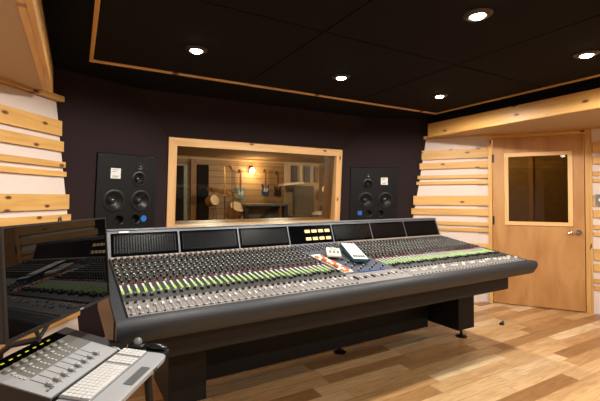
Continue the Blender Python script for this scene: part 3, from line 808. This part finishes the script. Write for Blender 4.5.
# guitars
def guitar(x, z0, z1, bodym, label, guard=WHITE, yy=LY-.09, thin=1.0, neckm=None):
    H = z1-z0
    r = emp('electric_guitar', loc=(x, yy, z0), label=label, cat='guitar', group=None)
    hb = H*.42
    out = [(0, 0), (.10, .01), (.155, .09), (.15, .20), (.115, .27), (.13, .36), (.165, .44), (.14, .49), (.09, .44), (.05, .40), (-.05, .41), (-.10, .50), (-.15, .52), (-.165, .42), (-.12, .30), (-.15, .2), (-.16, .09), (-.1, .01)]
    b = B(); b.prism([(p[0]*thin*H*1.02, p[1]*hb/.5) for p in out], -.02, .02, 'Y')
    obj('body', b, bodym, r)
    obj('pickguard', B().prism([(-.09*H, hb*.35), (.08*H, hb*.30), (.10*H, hb*.6), (.02*H, hb*.75), (-.06*H, hb*.72)], -.026, -.0205, 'Y'), guard, r)
    obj('neck', B().box(-.022, .022, -.028, -.0205, hb*.55, H*.86).box(-.022, .022, -.020, .0, hb*.83, H*.86), neckm or wood('neck_wood', (120, 76, 42), (96, 58, 30), axis='Z', knots=False), r)
    obj('headstock', B().prism([(-.025, H*.86), (.025, H*.86), (.045, H*.97), (.01, H), (-.035, H*.95)], -.022, 0, 'Y'), wood('head_wood', (150, 104, 60), (120, 80, 44), axis='Z', knots=False), r)
    obj('pickup', B().box(-.035, .035, -.034, -.0265, hb*.38, hb*.43).box(-.035, .035, -.034, -.0265, hb*.55, hb*.6), BLACK, r)
    tag(obj('wall_hook', B().box(x-.03, x+.03, LY-.02, LY-.001, z1-.10, z1+.02).cyl((x, LY-.02, z1-.06), (x, LY-.068, z1-.06), .008), STEEL), 'hook on the far room boards holding the '+label.split(' guitar')[0]+' guitar', 'hook')
    return r
guitar(4.41, 1.24, 2.14, mat('turquoise_lacquer', (110, 160, 168), .25), 'pale turquoise guitar hanging left of the glowing sconce')
guitar(5.26, 1.36, 2.17, mat('blue_lacquer', (44, 74, 130), .25), 'blue guitar with white pickguard hanging right of the sconce')
guitar(5.70, 1.32, 2.12, mat('brown_lacquer', (66, 40, 26), .25), 'dark brown guitar hanging right of the blue guitar', guard=BLACK)
guitar(6.16, 1.22, 1.95, mat('black_lacquer', (30, 26, 26), .25), 'small black guitar with white guard, rightmost on the far wall', thin=.8)

# drum kit with stands
BR = mat('brass', (196, 156, 84), .3, metal=.8); DR = wood('drum_shell', (190, 140, 84), (160, 110, 60), knots=False); SKIN = mat('drum_skin', (214, 190, 150), .5)
def drum(name, c, r, depth, axis, label):
    q = emp(name, loc=c, label=label, cat='drum'); a = V(axis).normalized()*depth/2
    obj('shell', B().cyl(-a, a, r, n=28), DR, q, smooth=True)
    obj('drum_head', B().cyl(a*1.001, a*1.03, r*.98, n=28).cyl(-a*1.001, -a*1.03, r*.98, n=28), SKIN, q)
    obj('hoop', B().cyl(a*.94, a*1.05, r*1.03, n=28, cap=False).cyl(-a*.94, -a*1.05, r*1.03, n=28, cap=False), CHROME, q)
    b = B()
    for k in range(3):
        t = 2*PI*k/3
        pz = c[2]; b.tube([(r*.7*math.cos(t), r*.7*math.sin(t), -r*.6), (r*1.0*math.cos(t), r*1.0*math.sin(t), -pz+.002)], .012, 6)
    obj('leg', b, CHROME, q)
drum('rack_tom', (2.93, 9.5, 1.20), .13, .22, (.35, -1, .25), 'tan rack tom drum at the left of the stand cluster, far room')
drum('floor_tom', (3.58, 9.6, .92), .20, .34, (.1, -.55, .7), 'tan floor tom drum left of the dark piano case, far room')
drum('bass_drum', (3.2, 9.8, .42), .30, .4, (.2, -1, 0), 'large tan bass drum below the stands, far room')
def mic(x, y, h, label, boom=None, m=CHROME):
    q = emp('microphone_stand', loc=(x, y, 0), label=label, cat='microphone stand')
    obj('pole', B().cyl((0, 0, .05), (0, 0, h), .014, n=8), m, q)
    b = B()
    for k in range(3): t = 2*PI*k/3+.4; b.tube([(0, 0, .2), (.28*math.cos(t), .28*math.sin(t), .012)], .011, 6)
    obj('tripod', b, m, q)
    bx = boom or (.2, -.1, .1)
    obj('boom', B().tube([(-bx[0]*.4, -bx[1]*.4, h-bx[2]*.4), (bx[0], bx[1], h+bx[2])], .01, 6), m, q)
    obj('microphone', B().cyl((bx[0], bx[1], h+bx[2]), (bx[0]+.02, bx[1]-.06, h+bx[2]-.10), .028, .022, n=10), BR, q)
mic(3.12, 9.12, 2.03, 'tall central microphone stand of the drum area, far room', (.10, -.1, .02), BR)
mic(2.90, 8.45, 1.31, 'microphone stand just right of the rack tom, far room', (.22, -.05, .05))
mic(3.40, 9.3, 1.42, 'microphone stand left of the floor tom, far room', (-.18, -.05, .06))
def cymbal(x, y, z, r, tilt, label):
    q = emp('cymbal', loc=(x, y, 0), label=label, cat='cymbal')
    obj('plate', B().lathe([(0, .03), (r*.15, .02), (r*.2, 0), (r, -.02), (r, -.023), (r*.2, -.004), (0, .02)], 28, Matrix.Translation((0, 0, z)) @ Matrix.Rotation(tilt, 4, 'X')), BR, q, smooth=True)
    b = B().cyl((0, 0, .04), (0, 0, z), .011, n=8)
    for k in range(3): t = 2*PI*k/3; b.tube([(0, 0, .2), (.25*math.cos(t), .25*math.sin(t), .012)], .01, 6)
    obj('stand', b, CHROME, q)
cymbal(3.30, 10.6, 1.52, .17, .5, 'brass cymbal behind the rack tom, far room')
cymbal(3.62, 10.6, 1.45, .20, .35, 'brass cymbal behind the central microphone stand, far room')

# dark upright keyboard case with diagonal brace
pc = emp('upright_piano', loc=(4.34, 9.5, 0), label='grey-black upright instrument case with diagonal brace below the guitars, far room', cat='piano')
PCM = mat('piano_grey', (84, 86, 82), .5)
obj('top_board', B().box(-.62, .62, -.22, .3, 1.06, 1.12, bev=.008), PCM, pc)
for x in (-.56, .56): obj('leg_post', B().box(x-.06, x+.06, -.18, -.06, 0, 1.06), mat('piano_dark', (34, 34, 34), .5), pc)
obj('back_panel', B().box(-.5, .5, .1, .16, .05, 1.06), mat('piano_panel', (130, 126, 116), .6), pc)
obj('diagonal_brace', B().prism([(-.45, .55), (-.36, .55), (.48, 1.0), (.48, 1.05), (.36, 1.05)], .02, .06, 'Y'), mat('piano_brace', (48, 48, 46), .5), pc)
bn = emp('bench', loc=(5.20, 9.4, 0), label='small dark stool right of the upright case, far room', cat='stool')
obj('seat', B().box(-.2, .2, -.15, .15, .74, .79, bev=.01), mat('stool_brown', (70, 48, 34), .5), bn)
for x in (-.16, .16):
    for y in (-.11, .11): obj('leg', B().box(x-.02, x+.02, y-.02, y+.02, 0, .74), BLACK, bn)
# tall gobo, shelf rack, table, lamp at the right end
gb = emp('gobo_panel', loc=(5.70, 9.75, 0), label='tall grey gobo panel below the pale shelf, far room right', cat='acoustic panel')
obj('panel', B().box(-.33, .33, -.05, .05, .1, 1.62, bev=.01), fabric('gobo_cloth', (96, 88, 76)), gb)
obj('base', B().box(-.33, .33, -.2, .2, 0, .1), BLACK, gb)
sh = emp('wall_rack', loc=(5.85, 9.95, 0), label='open wooden rack with upright boards standing behind the gobo', cat='rack')
obj('shelf_board', B().box(-.50, .16, -.30, .05, 1.66, 1.72, M=Matrix.Rotation(math.radians(-6), 4, 'Y') @ Matrix.Translation((-.17, 0, .03))), mat('shelf_pale', (206, 192, 166), .5), sh)
obj('back_board', B().box(-.62, .55, .06, .10, 0, 2.3), mat('rack_back', (168, 142, 106), .6), sh)
for x, w, c in ((-.33, .18, (58, 42, 32)), (-.12, .07, (196, 172, 136)), (.07, .14, (70, 66, 64)), (.25, .10, (150, 140, 128)), (.42, .12, (120, 90, 60))):
    obj('upright_board', B().box(x-w/2, x+w/2, .0, .055, 1.74, 2.22), mat('board_%d' % int(x*100+200), c, .6), sh)
tb_ = emp('side_table', loc=(5.95, 9.1, 0), label='low table with papers at the far room right, before the gobo', cat='table')
obj('tabletop', B().box(-.36, .36, -.2, .2, .78, .82), mat('table_brown', (120, 80, 52), .5), tb_)
for x in (-.32, .32):
    for y in (-.16, .16): obj('leg', B().box(x-.02, x+.02, y-.02, y+.02, 0, .78), BLACK, tb_)
tag(obj('paper_stack', B().box(-.26, .20, -.15, .12, 0, .05).box(-.2, .24, -.12, .1, .051, .08), mat('paper', (220, 212, 200), .6), loc=(5.93, 9.1, .821)), 'white paper stack on the low table, far room', 'papers')
tag(obj('blue_case', B().box(-.13, .13, -.08, .06, 0, .17, bev=.03), mat('blue_cloth', (36, 48, 84), .7), loc=(6.03, 9.1, .902)), 'dark blue bag lying on the paper stack, far room', 'bag')
lm = emp('table_lamp', loc=(6.38, 9.6, 0), label='warm round lamp at the right edge of the window view', cat='lamp')
obj('globe', B().ball((0, 0, 1.53), .11, 20, (1, 1, 1.25)), mat('globe_glow', (250, 214, 150), .4, emit=(255, 200, 120), es=1.3), lm, smooth=True)
obj('pole', B().cyl((0, 0, .02), (0, 0, 1.41), .014), BR, lm)
obj('base', B().cyl((0, 0, 0), (0, 0, .03), .13, n=24), BLACK, lm)
pl_light('globe_light', (6.3, 9.3, 1.75), 6, r=.12)
for x, y in ((2.2, 7.2), (4.2, 8.2), (6.4, 7.4)): pl_light('live_room_fill', (x, y, 2.42), 105, (1, .95, .85), .1)  # unseen point lights without fixtures, added to brighten the live room

# ------------------------------------------------------------------ world and view
w = bpy.data.worlds.new('world'); C.world = w; w.use_nodes = True
w.node_tree.nodes['Background'].inputs[0].default_value = (.02, .018, .016, 1)
C.view_settings.view_transform = 'Standard'
try: C.view_settings.look = 'None'
except Exception: pass
C.view_settings.gamma = 1; C.view_settings.use_curve_mapping = False
C.view_settings.exposure = 0.0
